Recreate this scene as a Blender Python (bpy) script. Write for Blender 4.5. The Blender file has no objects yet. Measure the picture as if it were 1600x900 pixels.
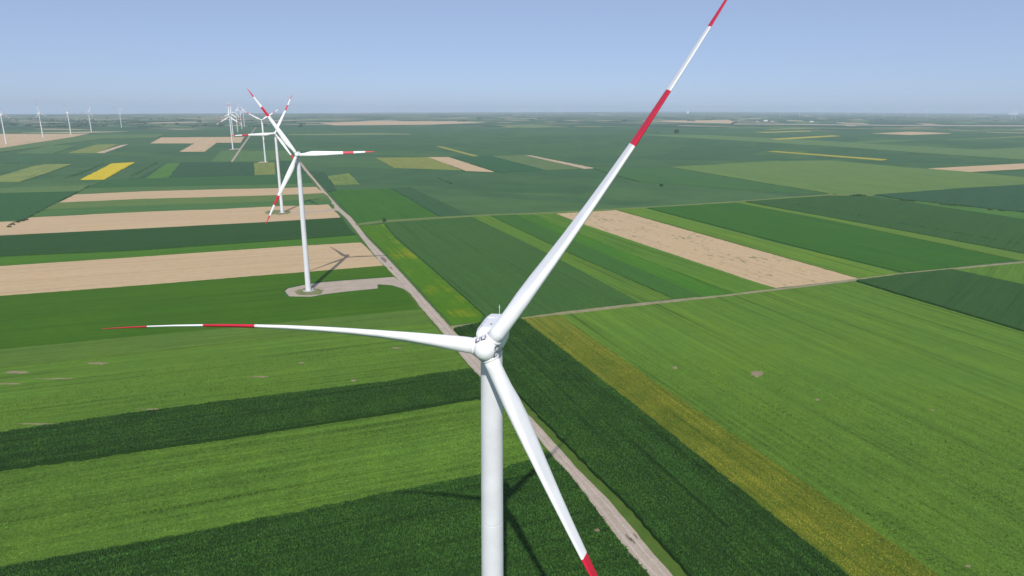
import bpy, bmesh, math, random
import numpy as np
from mathutils import Matrix, Vector
from mathutils.geometry import tessellate_polygon

R = math.radians
sc = bpy.context.scene
COL = sc.collection
rng = np.random.default_rng(7)
random.seed(7)

# ------------------------------------------------------------------ camera
FPX, PITCH, ROLL, HCAM = 1040.0, R(15.218), R(0.25), 149.06      # 1600-px focal length
cd = bpy.data.cameras.new('camera'); cam = bpy.data.objects.new('camera', cd); COL.objects.link(cam)
cd.sensor_width = 36.0; cd.lens = 36.0 * FPX / 1600.0
cd.clip_start = 0.5; cd.clip_end = 120000
_c, _s = math.cos(ROLL), math.sin(ROLL)
_r = Vector((1, 0, 0)); _f = Vector((0, math.cos(PITCH), -math.sin(PITCH))); _u = Vector((0, math.sin(PITCH), math.cos(PITCH)))
CX, CY, CF = _r * _c + _u * _s, -_r * _s + _u * _c, _f
cam.matrix_world = Matrix((( CX.x, CY.x, -CF.x, 0), (CX.y, CY.y, -CF.y, 0), (CX.z, CY.z, -CF.z, HCAM), (0, 0, 0, 1)))
sc.camera = cam

# ------------------------------------------------------------------ sky, sun, exposure
SUN_EL, SUN_AZ = R(40.0), R(180.0)       # the sun stands behind the camera
w = bpy.data.worlds.new('World'); sc.world = w; w.use_nodes = True
nt = w.node_tree
sky = nt.nodes.new('ShaderNodeTexSky'); sky.sky_type = 'NISHITA'; sky.sun_disc = False
sky.sun_elevation = SUN_EL; sky.sun_rotation = SUN_AZ
sky.altitude = 150; sky.air_density = 0.5; sky.dust_density = 0.7; sky.ozone_density = 4.0
bg = nt.nodes['Background']; bg.inputs['Strength'].default_value = 0.127
veil = nt.nodes.new('ShaderNodeMix'); veil.data_type = 'RGBA'          # an even milky veil over the whole sky
veil.inputs[0].default_value = 0.6; veil.inputs[7].default_value = (3.35, 4.0, 5.45, 1)
nt.links.new(sky.outputs[0], veil.inputs[6]); nt.links.new(veil.outputs[2], bg.inputs['Color'])
sl = bpy.data.lights.new('sun', 'SUN'); sl.energy = 4.2; sl.angle = R(0.53); sl.color = (1.0, 0.96, 0.9)
sun = bpy.data.objects.new('sun', sl); COL.objects.link(sun)
sun.rotation_euler = Vector((0, math.cos(SUN_EL), -math.sin(SUN_EL))).to_track_quat('-Z', 'Y').to_euler()
sc.view_settings.view_transform = 'Standard'; sc.view_settings.look = 'None'
sc.view_settings.exposure = 0.0; sc.view_settings.gamma = 1.0; sc.view_settings.use_curve_mapping = False
sc.render.engine = 'CYCLES'
sc.cycles.use_denoising = True
sc.cycles.max_bounces = 5; sc.cycles.diffuse_bounces = 3; sc.cycles.volume_bounces = 1
sc.cycles.use_adaptive_sampling = True; sc.cycles.adaptive_threshold = 0.01

# ------------------------------------------------------------------ helpers
def ground(px, py, z=0.0):
    d = CF + CX * ((px - 800.0) / FPX) + CY * ((450.0 - py) / FPX)
    t = (z - HCAM) / d.z
    return Vector((d.x * t, d.y * t, z))

def tag(o, label=None, cat=None, group=None, kind=None):
    if label: o['label'] = label
    if cat: o['category'] = cat
    if group: o['group'] = group
    if kind: o['kind'] = kind
    return o

def new_obj(name, me, parent=None):
    o = bpy.data.objects.new(name, me); COL.objects.link(o)
    if parent is not None: o.parent = parent
    return o

def empty(name, loc, rz=0.0):
    o = bpy.data.objects.new(name, None); COL.objects.link(o)
    o.location = loc; o.rotation_euler = (0, 0, rz); o.empty_display_size = 0.5
    return o

def pydata(name, v, f, mats=(), smooth=False, midx=None):
    me = bpy.data.meshes.new(name); me.from_pydata([tuple(p) for p in v], [], f)
    for m in mats: me.materials.append(m)
    if smooth: me.polygons.foreach_set('use_smooth', [True] * len(me.polygons))
    if midx is not None: me.polygons.foreach_set('material_index', midx)
    me.update(); return me

def np_mesh(name, verts, tris, mat):
    me = bpy.data.meshes.new(name)
    n, m = len(verts), len(tris)
    me.vertices.add(n); me.vertices.foreach_set('co', verts.astype(np.float32).ravel())
    me.loops.add(m * 3); me.loops.foreach_set('vertex_index', tris.astype(np.int32).ravel())
    me.polygons.add(m); me.polygons.foreach_set('loop_start', np.arange(0, m * 3, 3, dtype=np.int32))
    me.polygons.foreach_set('loop_total', np.full(m, 3, dtype=np.int32))
    me.materials.append(mat); me.update(calc_edges=True); return me

class NB:
    """small node builder"""
    def __init__(self, name):
        self.m = bpy.data.materials.new(name); self.m.use_nodes = True
        self.t = self.m.node_tree; self.b = self.t.nodes['Principled BSDF']
    def n(self, typ, **kw):
        x = self.t.nodes.new(typ)
        for k, v in kw.items(): setattr(x, k, v)
        return x
    def l(self, a, b): self.t.links.new(a, b)
    def val(self, sock, v):
        if hasattr(v, 'is_linked') or hasattr(v, 'links'): self.l(v, sock)
        else: sock.default_value = v
    def math(self, op, a, b=0.0, c=None):
        x = self.n('ShaderNodeMath', operation=op); self.val(x.inputs[0], a); self.val(x.inputs[1], b)
        if c is not None: self.val(x.inputs[2], c)
        return x.outputs[0]
    def mapping(self, vec, scale, rot=(0, 0, 0), loc=(0, 0, 0)):
        x = self.n('ShaderNodeMapping'); self.l(vec, x.inputs['Vector'])
        x.inputs['Scale'].default_value = scale; x.inputs['Rotation'].default_value = rot; x.inputs['Location'].default_value = loc
        return x.outputs[0]
    def noise(self, vec, scale, detail=3.0, rough=0.55, dist=0.0):
        x = self.n('ShaderNodeTexNoise'); self.l(vec, x.inputs['Vector']); x.inputs['Scale'].default_value = scale
        x.inputs['Detail'].default_value = detail; x.inputs['Roughness'].default_value = rough; x.inputs['Distortion'].default_value = dist
        return x.outputs['Fac']
    def rng(self, v, a, b, c, d, clamp=True):
        x = self.n('ShaderNodeMapRange', clamp=clamp); self.l(v, x.inputs[0])
        for i, q in enumerate((a, b, c, d)): x.inputs[i + 1].default_value = q
        return x.outputs[0]
    def mix(self, fac, a, b, mode='MIX'):
        x = self.n('ShaderNodeMix', data_type='RGBA', blend_type=mode)
        self.val(x.inputs[0], fac)
        for s, v in ((x.inputs[6], a), (x.inputs[7], b)):
            if isinstance(v, (tuple, list)): s.default_value = (*v[:3], 1)
            else: self.l(v, s)
        return x.outputs[2]
    def ramp(self, fac, stops, interp='LINEAR'):
        x = self.n('ShaderNodeValToRGB'); self.l(fac, x.inputs[0]); e = x.color_ramp; e.interpolation = interp
        while len(e.elements) < len(stops): e.elements.new(0.5)
        for el, (p, c) in zip(e.elements, stops): el.position = p; el.color = (*c[:3], 1)
        return x.outputs[0]
    def scale_col(self, col, v):
        x = self.n('ShaderNodeVectorMath', operation='SCALE'); self.l(col, x.inputs[0]); self.val(x.inputs['Scale'], v)
        return x.outputs[0]
    def bump(self, h, strength=0.5, dist=0.2):
        x = self.n('ShaderNodeBump'); self.l(h, x.inputs['Height']); x.inputs['Strength'].default_value = strength
        x.inputs['Distance'].default_value = dist; self.l(x.outputs[0], self.b.inputs['Normal'])
    def done(self, col, rough=0.8, spec=0.2):
        self.val(self.b.inputs['Base Color'], col if not isinstance(col, tuple) else (*col, 1))
        self.b.inputs['Roughness'].default_value = rough
        self.b.inputs['Specular IOR Level'].default_value = spec
        return self.m

# ------------------------------------------------------------------ crop materials (colour from the object, rows along local X)
def crop_material(name, warm, grain, streak, patch, rowgap=0.75, bumpd=0.25, weeds=0.0, gaps=0.0, yellow=None, w0=0.45, w1=0.70):
    k = NB(name)
    oc = k.n('ShaderNodeTexCoord').outputs['Object']; info = k.n('ShaderNodeObjectInfo')
    base = info.outputs['Color']
    seed = k.math('MULTIPLY', info.outputs['Random'], 500.0)
    cmb = k.n('ShaderNodeCombineXYZ'); k.l(seed, cmb.inputs[0]); k.l(seed, cmb.inputs[1])
    add = k.n('ShaderNodeVectorMath', operation='ADD'); k.l(oc, add.inputs[0]); k.l(cmb.outputs[0], add.inputs[1])
    v = add.outputs[0]
    big = k.noise(v, 0.018, 4, 0.6)
    mid = k.noise(v, 0.13, 4, 0.6)
    fine = k.noise(v, 1.15, 3, 0.7)
    st1 = k.noise(k.mapping(v, (0.006, 0.23, 1)), 1.0, 3, 0.65)
    st2 = k.noise(k.mapping(v, (0.012, 0.6, 1)), 1.0, 2, 0.6)
    rows = k.noise(k.mapping(v, (0.25, 1.0 / rowgap, 1)), 1.0, 2, 0.5)
    a = k.math('MULTIPLY_ADD', k.math('SUBTRACT', fine, 0.5), grain * 2.2, 1.0)
    a = k.math('ADD', a, k.math('MULTIPLY', k.math('SUBTRACT', rows, 0.5), grain * 1.5))
    a = k.math('ADD', a, k.math('MULTIPLY', k.math('SUBTRACT', st1, 0.5), streak * 3.0))
    a = k.math('ADD', a, k.math('MULTIPLY', k.math('SUBTRACT', st2, 0.5), streak * 2.4))
    a = k.math('ADD', a, k.math('MULTIPLY', k.math('SUBTRACT', mid, 0.5), patch * 0.5))
    ln = k.noise(k.mapping(v, (0.004, 0.33, 1), (0, 0, 0), (17, 5, 0)), 1.0, 2, 0.5)
    a = k.math('SUBTRACT', a, k.rng(ln, 0.60, 0.68, 0, streak * 1.6))
    a = k.math('MAXIMUM', a, 0.25)
    col = k.scale_col(base, a)
    wf = k.rng(k.math('ADD', k.math('MULTIPLY', big, 0.7), k.math('MULTIPLY', st1, 0.3)), w0, w1, 0.0, patch)
    col = k.mix(wf, col, k.mix(1.0, col, warm, 'MULTIPLY'))
    if yellow:
        yf = k.math('ADD', k.math('MULTIPLY', st2, 0.35), k.math('ADD', k.math('MULTIPLY', st1, 0.3), k.math('MULTIPLY', k.noise(v, 0.06, 5, 0.7), 0.35)))
        col = k.mix(k.rng(yf, 0.40, 0.58, 0, 1), k.scale_col(k.mix(0.0, yellow, yellow), a), col)
    if weeds:
        wn = k.noise(k.mapping(v, (0.09, 0.22, 1)), 1.0, 4, 0.65)
        wn = k.math('ADD', wn, k.math('MULTIPLY', k.math('SUBTRACT', k.noise(v, 0.025, 2, 0.5), 0.5), 0.35))
        col = k.mix(k.rng(wn, 0.60, 0.68, 0, weeds), col, (0.09, 0.14, 0.03))
    if gaps:
        gn = k.noise(k.mapping(v, (0.05, 0.16, 1)), 1.0, 4, 0.65)
        col = k.mix(k.rng(gn, 0.72, 0.76, 0, gaps), col, (0.30, 0.23, 0.13))
    h = k.math('ADD', k.math('MULTIPLY', fine, 0.7), k.math('MULTIPLY', rows, 0.5))
    k.bump(h, 0.6, bumpd)
    return k.done(col, 0.8, 0.06)

M = {}
M['maize'] = crop_material('maize_leaf_canopy', (1.25, 1.12, 0.9), 0.30, 0.10, 0.35, 0.75, 0.5)
M['soy'] = crop_material('soy_leaf_canopy', (1.35, 1.12, 0.75), 0.22, 0.20, 0.6, 0.5, 0.3)
M['cereal'] = crop_material('green_cereal', (1.5, 1.2, 0.7), 0.10, 0.12, 0.5, 0.4, 0.12)
M['stubble'] = crop_material('harvested_stubble', (1.04, 0.98, 0.88), 0.08, 0.13, 0.5, 0.4, 0.06)
M['weedy_stubble'] = crop_material('weedy_stubble', (1.04, 0.98, 0.88), 0.08, 0.08, 0.5, 0.4, 0.06, weeds=0.9)
M['yellowing'] = crop_material('yellowing_crop', (1.0, 1.0, 1.0), 0.2, 0.12, 0.5, 0.6, 0.3, yellow=(0.085, 0.15, 0.016))
M['patchy_cereal'] = crop_material('cereal_with_yellow_patches', (3.0, 1.45, 1.0), 0.08, 0.08, 1.0, 0.4, 0.12, w0=0.53, w1=0.66)
M['blossom'] = crop_material('yellow_blossom', (1.05, 0.9, 0.8), 0.12, 0.10, 0.5, 0.6, 0.15)
M['mottled'] = crop_material('patchy_crop', (1.6, 1.2, 1.3), 0.15, 0.2, 1.0, 0.6, 0.2, gaps=0.9)

# leaves of single plants: same colour source
def leaf_material(name, spread, second=None, streak=0.30):
    k = NB(name)
    info = k.n('ShaderNodeObjectInfo'); p = k.n('ShaderNodeTexCoord').outputs['Object']
    f1 = k.noise(p, 0.9, 2, 0.6); f2 = k.noise(p, 0.05, 4, 0.65)
    s1 = k.noise(k.mapping(p, (0.006, 0.23, 1)), 1.0, 3, 0.65); s2 = k.noise(k.mapping(p, (0.012, 0.6, 1)), 1.0, 2, 0.6)
    a = k.math('ADD', k.rng(f1, 0.25, 0.75, 1 - spread, 1 + spread), k.rng(f2, 0.3, 0.7, -0.2, 0.2))
    a = k.math('ADD', a, k.math('ADD', k.rng(s1, 0.25, 0.75, -streak, streak), k.rng(s2, 0.25, 0.75, -streak, streak)))
    ln = k.noise(k.mapping(p, (0.004, 0.33, 1), (0, 0, 0), (17, 5, 0)), 1.0, 2, 0.5)
    a = k.math('SUBTRACT', a, k.rng(ln, 0.60, 0.68, 0, streak * 1.2))
    a = k.math('MAXIMUM', a, 0.3)
    col = info.outputs['Color']
    if second:
        yf = k.math('ADD', k.math('MULTIPLY', s2, 0.3), k.math('ADD', k.math('MULTIPLY', s1, 0.3), k.math('MULTIPLY', f2, 0.4)))
        col = k.mix(k.rng(yf, 0.40, 0.60, 0, 1), second, col)
    else:                                   # yellower and bluer drifts across the field
        col = k.mix(k.rng(f2, 0.5, 0.75, 0, 0.6), col, k.mix(1.0, col, (1.3, 1.08, 0.8), 'MULTIPLY'))
    return k.done(k.scale_col(col, a), 0.7, 0.08)
M['leaf'] = leaf_material('crop_leaves', 0.5)
M['yellow_leaf'] = leaf_material('yellowing_leaves', 0.4, (0.095, 0.165, 0.016), 0.2)

def gravel_material(name, col, dark, scale=0.5):
    k = NB(name)
    oc = k.n('ShaderNodeNewGeometry').outputs['Position']
    n1 = k.noise(oc, 0.12, 5, 0.65); n2 = k.noise(oc, 1.7, 4, 0.7); n3 = k.noise(oc, scale, 4, 0.6)
    c = k.mix(k.rng(n1, 0.3, 0.75, 0, 1), col, dark)
    c = k.scale_col(c, k.rng(n2, 0.2, 0.8, 0.72, 1.25))
    c = k.mix(k.rng(n3, 0.6, 0.75, 0, 0.35), c, (0.16, 0.16, 0.07))
    k.bump(n2, 0.4, 0.05)
    return k.done(c, 0.9, 0.2)
M['gravel'] = gravel_material('pale_gravel', (0.45, 0.37, 0.295), (0.35, 0.285, 0.22))
M['dirt'] = gravel_material('dirt_track', (0.33, 0.27, 0.18), (0.16, 0.18, 0.07))
M['grass_track'] = gravel_material('grassy_track', (0.16, 0.20, 0.07), (0.10, 0.16, 0.04))
M['soil'] = gravel_material('bare_soil', (0.30, 0.235, 0.15), (0.2, 0.17, 0.09))
M['mud'] = gravel_material('damp_mud', (0.23, 0.185, 0.15), (0.17, 0.135, 0.11))
M['rut'] = gravel_material('packed_gravel', (0.50, 0.43, 0.365), (0.40, 0.335, 0.28))
M['verge'] = gravel_material('grass_verge', (0.085, 0.145, 0.020), (0.055, 0.11, 0.014))
M['weed'] = gravel_material('weedy_grass', (0.24, 0.23, 0.12), (0.085, 0.14, 0.035))

def ground_material():
    k = NB('farmland')
    p = k.n('ShaderNodeNewGeometry').outputs['Position']
    q = k.mapping(p, (1, 1, 0), (0, 0, R(23)))
    warp = k.noise(p, 0.0006, 2, 0.5)
    def cells(sx, sy, off):
        x = k.n('ShaderNodeTexVoronoi', distance='CHEBYCHEV', feature='F1')
        k.l(k.mapping(q, (sx, sy, 0), (0, 0, 0), (off, off * 1.7, 0)), x.inputs['Vector']); x.inputs['Scale'].default_value = 1.0
        x.inputs['Randomness'].default_value = 0.85
        s = k.n('ShaderNodeSeparateColor'); k.l(x.outputs['Color'], s.inputs[0]); return s.outputs[0]
    c1 = cells(1 / 520.0, 1 / 150.0, 3.1); c2 = cells(1 / 190.0, 1 / 700.0, 9.3)
    pick = k.rng(k.noise(p, 0.00035, 2, 0.5), 0.48, 0.52, 0, 1)
    cc = k.math('ADD', k.math('MULTIPLY', c1, k.math('SUBTRACT', 1.0, pick)), k.math('MULTIPLY', c2, pick))
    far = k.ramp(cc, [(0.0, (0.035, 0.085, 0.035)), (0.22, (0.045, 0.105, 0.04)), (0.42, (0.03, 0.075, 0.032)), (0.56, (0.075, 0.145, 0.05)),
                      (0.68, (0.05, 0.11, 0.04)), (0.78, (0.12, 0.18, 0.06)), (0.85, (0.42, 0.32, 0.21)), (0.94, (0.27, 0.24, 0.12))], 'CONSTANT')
    near = k.ramp(cc, [(0.0, (0.046, 0.110, 0.040)), (0.3, (0.056, 0.122, 0.042)), (0.6, (0.049, 0.114, 0.042)), (0.85, (0.064, 0.132, 0.043))], 'CONSTANT')  # blue raised a little, a haze tint painted into the plain
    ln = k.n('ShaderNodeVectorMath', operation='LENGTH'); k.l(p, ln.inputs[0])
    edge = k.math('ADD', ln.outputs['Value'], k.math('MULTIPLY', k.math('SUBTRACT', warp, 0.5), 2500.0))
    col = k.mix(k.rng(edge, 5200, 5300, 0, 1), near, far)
    n1 = k.noise(p, 0.012, 4, 0.6); n2 = k.noise(p, 0.35, 3, 0.6)
    col = k.scale_col(col, k.math('MULTIPLY', k.rng(n1, 0.3, 0.7, 0.88, 1.14), k.rng(n2, 0.25, 0.75, 0.85, 1.15)))
    return k.done(col, 0.85, 0.1)
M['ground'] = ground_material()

# ------------------------------------------------------------------ ground: one sheet that falls away gently to the horizon
def make_ground():
    NA, radii = 180, [0, 150, 400, 800, 1500, 2500, 3500, 4500, 5500, 6500, 7500, 8500, 9500, 11000, 12500, 14000, 16000, 18000, 20000, 22500, 25000, 28000, 31000, 35000, 40000]
    V, F = [(0, 0, 0)], []
    for r in radii[1:]:
        for i in range(NA):
            a = 2 * math.pi * i / NA                     # bearing from +Y, clockwise
            deg = math.degrees((a + math.pi) % (2 * math.pi) - math.pi)
            t = min(1, max(0, (deg + 38) / 60.0)); t = t * t * (3 - 2 * t)
            kk = 5.2e-7 * (1 - t) + 0.75e-7 * t
            d = max(0.0, r - 3500.0)
            z = -0.5 * kk * d * d
            if r > 9000: z += 9.0 * math.sin(a * 23 + r * 0.0011) * math.sin(a * 7.3 + r * 0.0007) * min(1, (r - 9000) / 6000)
            V.append((r * math.sin(a), r * math.cos(a), z))
    for i in range(NA): F.append((0, 1 + (i + 1) % NA, 1 + i))
    for j in range(len(radii) - 2):
        for i in range(NA):
            a0, a1 = 1 + j * NA + i, 1 + j * NA + (i + 1) % NA
            F.append((a0, a1, a1 + NA, a0 + NA))
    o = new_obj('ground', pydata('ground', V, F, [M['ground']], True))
    tag(o, 'wide flat green farmland running out to the hazy horizon', 'ground', kind='structure')
    return o, (lambda r, a: 0)
make_ground()
def ground_z(x, y):
    r = math.hypot(x, y); deg = math.degrees(math.atan2(x, y))
    t = min(1, max(0, (deg + 38) / 60.0)); t = t * t * (3 - 2 * t)
    kk = 5.2e-7 * (1 - t) + 0.75e-7 * t
    d = max(0.0, r - 3500.0)
    return -0.5 * kk * d * d

# ------------------------------------------------------------------ fields, tracks, pads
def ragged(pts, step, amp):
    out = []
    n = len(pts)
    for i in range(n):
        a, b = pts[i], pts[(i + 1) % n]
        L = (b - a).length; m = max(1, min(160, int(L / step)))
        nrm = Vector((-(b - a).y, (b - a).x, 0)) / max(L, 1e-6)
        for j in range(m):
            p = a.lerp(b, j / m)
            if j: p = p + nrm * random.uniform(-amp, amp)
            out.append(p)
    return out

def prism(name, pts, z0, z1, mat, origin, rz):
    """a flat-topped sheet of crop with its cut edges, in the object's own frame (local X along the rows)"""
    c, s = math.cos(-rz), math.sin(-rz)
    loc = [((p.x - origin.x) * c - (p.y - origin.y) * s, (p.x - origin.x) * s + (p.y - origin.y) * c, p.z) for p in pts]
    area = sum(loc[i][0] * loc[(i + 1) % len(loc)][1] - loc[(i + 1) % len(loc)][0] * loc[i][1] for i in range(len(loc)))
    if area < 0: loc.reverse()
    bm = bmesh.new()
    top = [bm.verts.new((x, y, z + z1)) for x, y, z in loc]; bot = [bm.verts.new((x, y, z + z0)) for x, y, z in loc]
    n = len(loc)
    for i in range(n): bm.faces.new((bot[i], bot[(i + 1) % n], top[(i + 1) % n], top[i]))
    for tri in tessellate_polygon([[Vector((x, y, 0)) for x, y, z in loc]]):
        try: fc = bm.faces.new([top[i] for i in tri])
        except ValueError: continue
        fc.normal_update()
        if fc.normal.z < 0: fc.normal_flip()
    me = bpy.data.meshes.new(name); bm.to_mesh(me); bm.free(); me.materials.append(mat); return me

LAYER = [0]
FIELDS = {}
def field(name, label, px, mat, col, height=None, rows=None, cat='field', rag=None, key=None, group=None):
    """px: corners in photo pixels, laid on the ground"""
    LAYER[0] += 1
    pts = [ground(x, y) for x, y in px]
    far = max(p.length for p in pts)
    near = min(p.length for p in pts)
    if near > 3000:
        for p in pts: p.z = ground_z(p.x, p.y)
    if rows is None:                                     # rows run along the longest side
        e = max(((pts[(i + 1) % len(pts)] - pts[i]) for i in range(len(pts))), key=lambda q: q.length)
    else:
        e = ground(*rows[1]) - ground(*rows[0])
    rz = math.atan2(e.y, e.x)
    o0 = sum(pts, Vector()) / len(pts); o0.z = 0
    if rag is None: rag = 0.5 if near < 900 else 1.5
    if far < 9000: pts = ragged(pts, 3.0 if near < 700 else 15.0, rag)
    z1 = height if height is not None else 0.25 + 0.02 * LAYER[0]
    me = prism(name, pts, -0.5, z1, M[mat], o0, rz)
    o = new_obj(name, me); o.location = o0; o.rotation_euler = (0, 0, rz); kb = (0.62 if near < 900 else 1.08) if col[1] > col[0] else 1.0  # kb puts a haze tint into greens: less blue nearby, more far off
    o.color = (col[0], col[1], col[2] * kb, 1)
    tag(o, label, cat, group, 'structure')
    if key: FIELDS[key] = (o, [Vector((p.x, p.y)) for p in pts], rz, z1, col)
    return o

def ribbon(name, label, left, right, mat, z, cat='road', rag=0.25):
    L = [ground(*p) for p in left]; Rr = [ground(*p) for p in right]
    def resample(P, n):
        d = [0]
        for a, b in zip(P, P[1:]): d.append(d[-1] + (b - a).length)
        out = []
        for i in range(n):
            t = d[-1] * i / (n - 1); j = 0
            while j < len(d) - 2 and d[j + 1] < t: j += 1
            out.append(P[j].lerp(P[j + 1], (t - d[j]) / max(1e-6, d[j + 1] - d[j])))
        return out
    n = max(8, min(500, int(sum((b - a).length for a, b in zip(L, L[1:])) / 3)))
    L, Rr = resample(L, n), resample(Rr, n)
    V, F = [], []
    for i in range(n):
        side = (Rr[i] - L[i]).normalized()
        a = L[i] - side * random.uniform(-rag, rag); b = Rr[i] + side * random.uniform(-rag, rag)
        V += [(a.x, a.y, z), (*a.lerp(b, 0.5).to_2d(), z + 0.06), (b.x, b.y, z), (a.x, a.y, -0.3), (b.x, b.y, -0.3)]
    for i in range(n - 1):
        k = i * 5
        F += [(k, k + 1, k + 6, k + 5), (k + 1, k + 2, k + 7, k + 6), (k + 3, k, k + 5, k + 8), (k + 2, k + 4, k + 9, k + 7)]
    o = new_obj(name, pydata(name, V, F, [M[mat]]))
    return tag(o, label, cat, kind='structure')

def patch(name, parent_key, cx, cy, rx, ry, mat, dz=0.03, n=26, seed=0, lo=0.45, shear=0.0):
    """an irregular bare patch lying in a field; a child of that field"""
    o, poly, rz, z1, col = FIELDS[parent_key] if parent_key in FIELDS else (parent_key, None, 0, 0.2, None)
    rr = random.Random(seed + int(cx * 7 + cy))
    V = []
    for i in range(n):
        a = 2 * math.pi * i / n; k = rr.uniform(lo, 1.05)
        ex, ey = rx * k * math.cos(a), ry * k * math.sin(a); p = ground(cx + ex + shear * ey, cy + ey); V.append(p)
    c = sum(V, Vector()) / n
    me = pydata(name, [(p.x, p.y, 0) for p in V] + [(c.x, c.y, 0)], [(i, n, (i + 1) % n) for i in range(n)], [M[mat]])
    me.transform(Matrix.Translation((0, 0, z1 + dz)))
    for f in me.polygons:
        pass
    p = new_obj(name, me)
    if isinstance(o, bpy.types.Object):
        p.parent = o; p.matrix_parent_inverse = (Matrix.Translation(o.location) @ o.rotation_euler.to_matrix().to_4x4()).inverted()
    BARE.append([Vector((q.x, q.y)) for q in V]) 
    return p
BARE = []

# albedos
MZ = (0.032, 0.088, 0.012); MZ2 = (0.036, 0.098, 0.028); SOY = (0.092, 0.190, 0.036); SOY2 = (0.085, 0.165, 0.034)
WHEAT = (0.046, 0.120, 0.010); TAN = (0.49, 0.36, 0.215); OLIVE = (0.17, 0.22, 0.05); DK = (0.036, 0.092, 0.036); MID = (0.048, 0.115, 0.034)
LG = (0.105, 0.185, 0.045); YEL = (0.52, 0.42, 0.03); BG = (0.07, 0.17, 0.03)

ROAD_L = [(1110, 1000), (1010, 894), (972, 851), (942, 810), (903, 757), (869, 720), (839, 681), (790, 630), (737, 575), (712, 545), (685, 512), (657, 480), (635, 450), (617, 432), (590, 405), (565, 372), (552, 355), (540, 340), (524, 326), (507, 304), (490, 282), (477, 268), (468, 255), (461, 243)]
ROAD_R = [(1160, 1000), (1051, 900), (1006, 847), (954, 784), (909, 740), (866, 692), (819, 641), (780, 596), (751, 565), (737, 548), (702, 509), (675, 480), (650, 452), (630, 430), (602, 400), (574, 372), (559, 352), (549, 340), (532, 326), (514, 306), (497, 286), (481, 267), (471, 254), (463, 242)]
road = ribbon('road', 'pale gravel service road running past the wind turbines', ROAD_L, ROAD_R, 'gravel', 0.10)
for t0, t1 in ((0.22, 0.36), (0.62, 0.76)):
    rut = ribbon('wheel_rut', None, [(a[0] + (b[0] - a[0]) * t0, a[1] + (b[1] - a[1]) * t0) for a, b in zip(ROAD_L, ROAD_R)], [(a[0] + (b[0] - a[0]) * t1, a[1] + (b[1] - a[1]) * t1) for a, b in zip(ROAD_L, ROAD_R)], 'rut', 0.125, None, 0.12)
    rut.parent = road
ribbon('road_verge', 'grassy verge beside the pale gravel road', [(x - 3 - (y - 240) * 0.008, y) for x, y in ROAD_L], [(x + 3 + max(0, y - 500) * 0.075, y) for x, y in ROAD_R], 'verge', 0.02, 'verge', 0.6)
ribbon('access_road', 'narrow gravel road beside the distant turbines', [(360.5, 253), (379, 226), (394, 206), (400.5, 197.5)], [(364, 253), (382, 226), (395.6, 206), (401.6, 197.5)], 'gravel', 0.75, 'road', 0.2)

# ---- between the road and the west edge, near to far
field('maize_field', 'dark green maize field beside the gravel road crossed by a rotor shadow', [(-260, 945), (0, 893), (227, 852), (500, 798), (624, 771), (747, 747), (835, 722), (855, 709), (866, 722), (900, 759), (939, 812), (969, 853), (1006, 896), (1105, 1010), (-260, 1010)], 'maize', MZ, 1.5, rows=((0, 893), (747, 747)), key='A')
field('soybean_field', 'broad light green soybean field between two dark maize strips', [(-260, 776), (0, 739), (151, 718), (332, 692), (500, 666), (624, 647), (710, 632), (747, 626), (786, 632), (835, 683), (853, 706), (835, 721), (747, 746), (624, 770), (500, 797), (227, 851), (0, 892), (-260, 943)], 'soy', SOY, 0.55, rows=((0, 739), (747, 626)), key='B')
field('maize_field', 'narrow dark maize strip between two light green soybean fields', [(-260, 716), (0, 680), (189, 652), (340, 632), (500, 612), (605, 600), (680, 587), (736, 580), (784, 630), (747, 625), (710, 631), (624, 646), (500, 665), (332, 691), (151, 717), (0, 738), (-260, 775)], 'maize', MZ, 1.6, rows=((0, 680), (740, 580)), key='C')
field('soybean_field', 'light green soybean field with bare soil patches beside the road', [(-260, 598), (0, 577), (219, 554), (394, 534), (674, 506), (682, 513), (708, 545), (734, 577), (736, 579), (680, 586), (605, 599), (500, 611), (340, 631), (189, 651), (0, 679), (-260, 715)], 'soy', (0.093, 0.183, 0.036), 0.5, rows=((0, 577), (674, 506)), key='D')
field('soybean_field', 'grey green crop strip below the bright green wheat', [(-260, 572), (0, 548), (262, 523), (394, 510), (655, 485), (660, 486), (680, 510), (674, 505), (394, 533), (219, 553), (0, 576), (-260, 597)], 'soy', (0.085, 0.160, 0.040), 0.9, rows=((0, 548), (655, 485)), key='D2')
field('wheat_field', 'bright green wheat field around the gravel turbine pad', [(-260, 482), (0, 463), (219, 446.5), (420, 430), (486, 425), (595, 416), (603, 417), (614, 432), (540, 437), (504, 440), (476, 444), (448, 450), (443, 457), (450, 465), (486, 465), (510, 461), (541, 457), (591, 452), (592, 445), (612, 447), (628, 453), (640, 462), (655, 484), (394, 509.5), (262, 522.5), (0, 547.5), (-260, 571)], 'cereal', WHEAT, 0.45, rows=((0, 463), (420, 430)), key='E')
field('stubble_field', 'wide tan stubble field crossed by a turbine shadow', [(-260, 433), (0, 416), (219, 401.5), (455, 385), (564, 379), (572, 386), (599, 415), (486, 424.5), (420, 429.5), (219, 446), (0, 462.5), (-260, 481)], 'stubble', TAN, 0.12, key='F')
field('wheat_field', 'thin bright green strip above the widest tan stubble', [(-260, 416), (0, 402), (219, 392), (477, 374), (556, 368), (563, 378.5), (455, 384.5), (219, 401), (0, 415.5), (-260, 432)], 'cereal', (0.060, 0.155, 0.024), 0.4)
field('maize_field', 'long dark green strip between tan stubble and bright wheat', [(-260, 384), (0, 370), (219, 359), (411, 349), (534, 341.5), (550, 364), (556, 367.6), (477, 373.5), (219, 391.5), (0, 401.5), (-260, 415)], 'maize', (0.028, 0.078, 0.028), 1.6)
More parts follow.
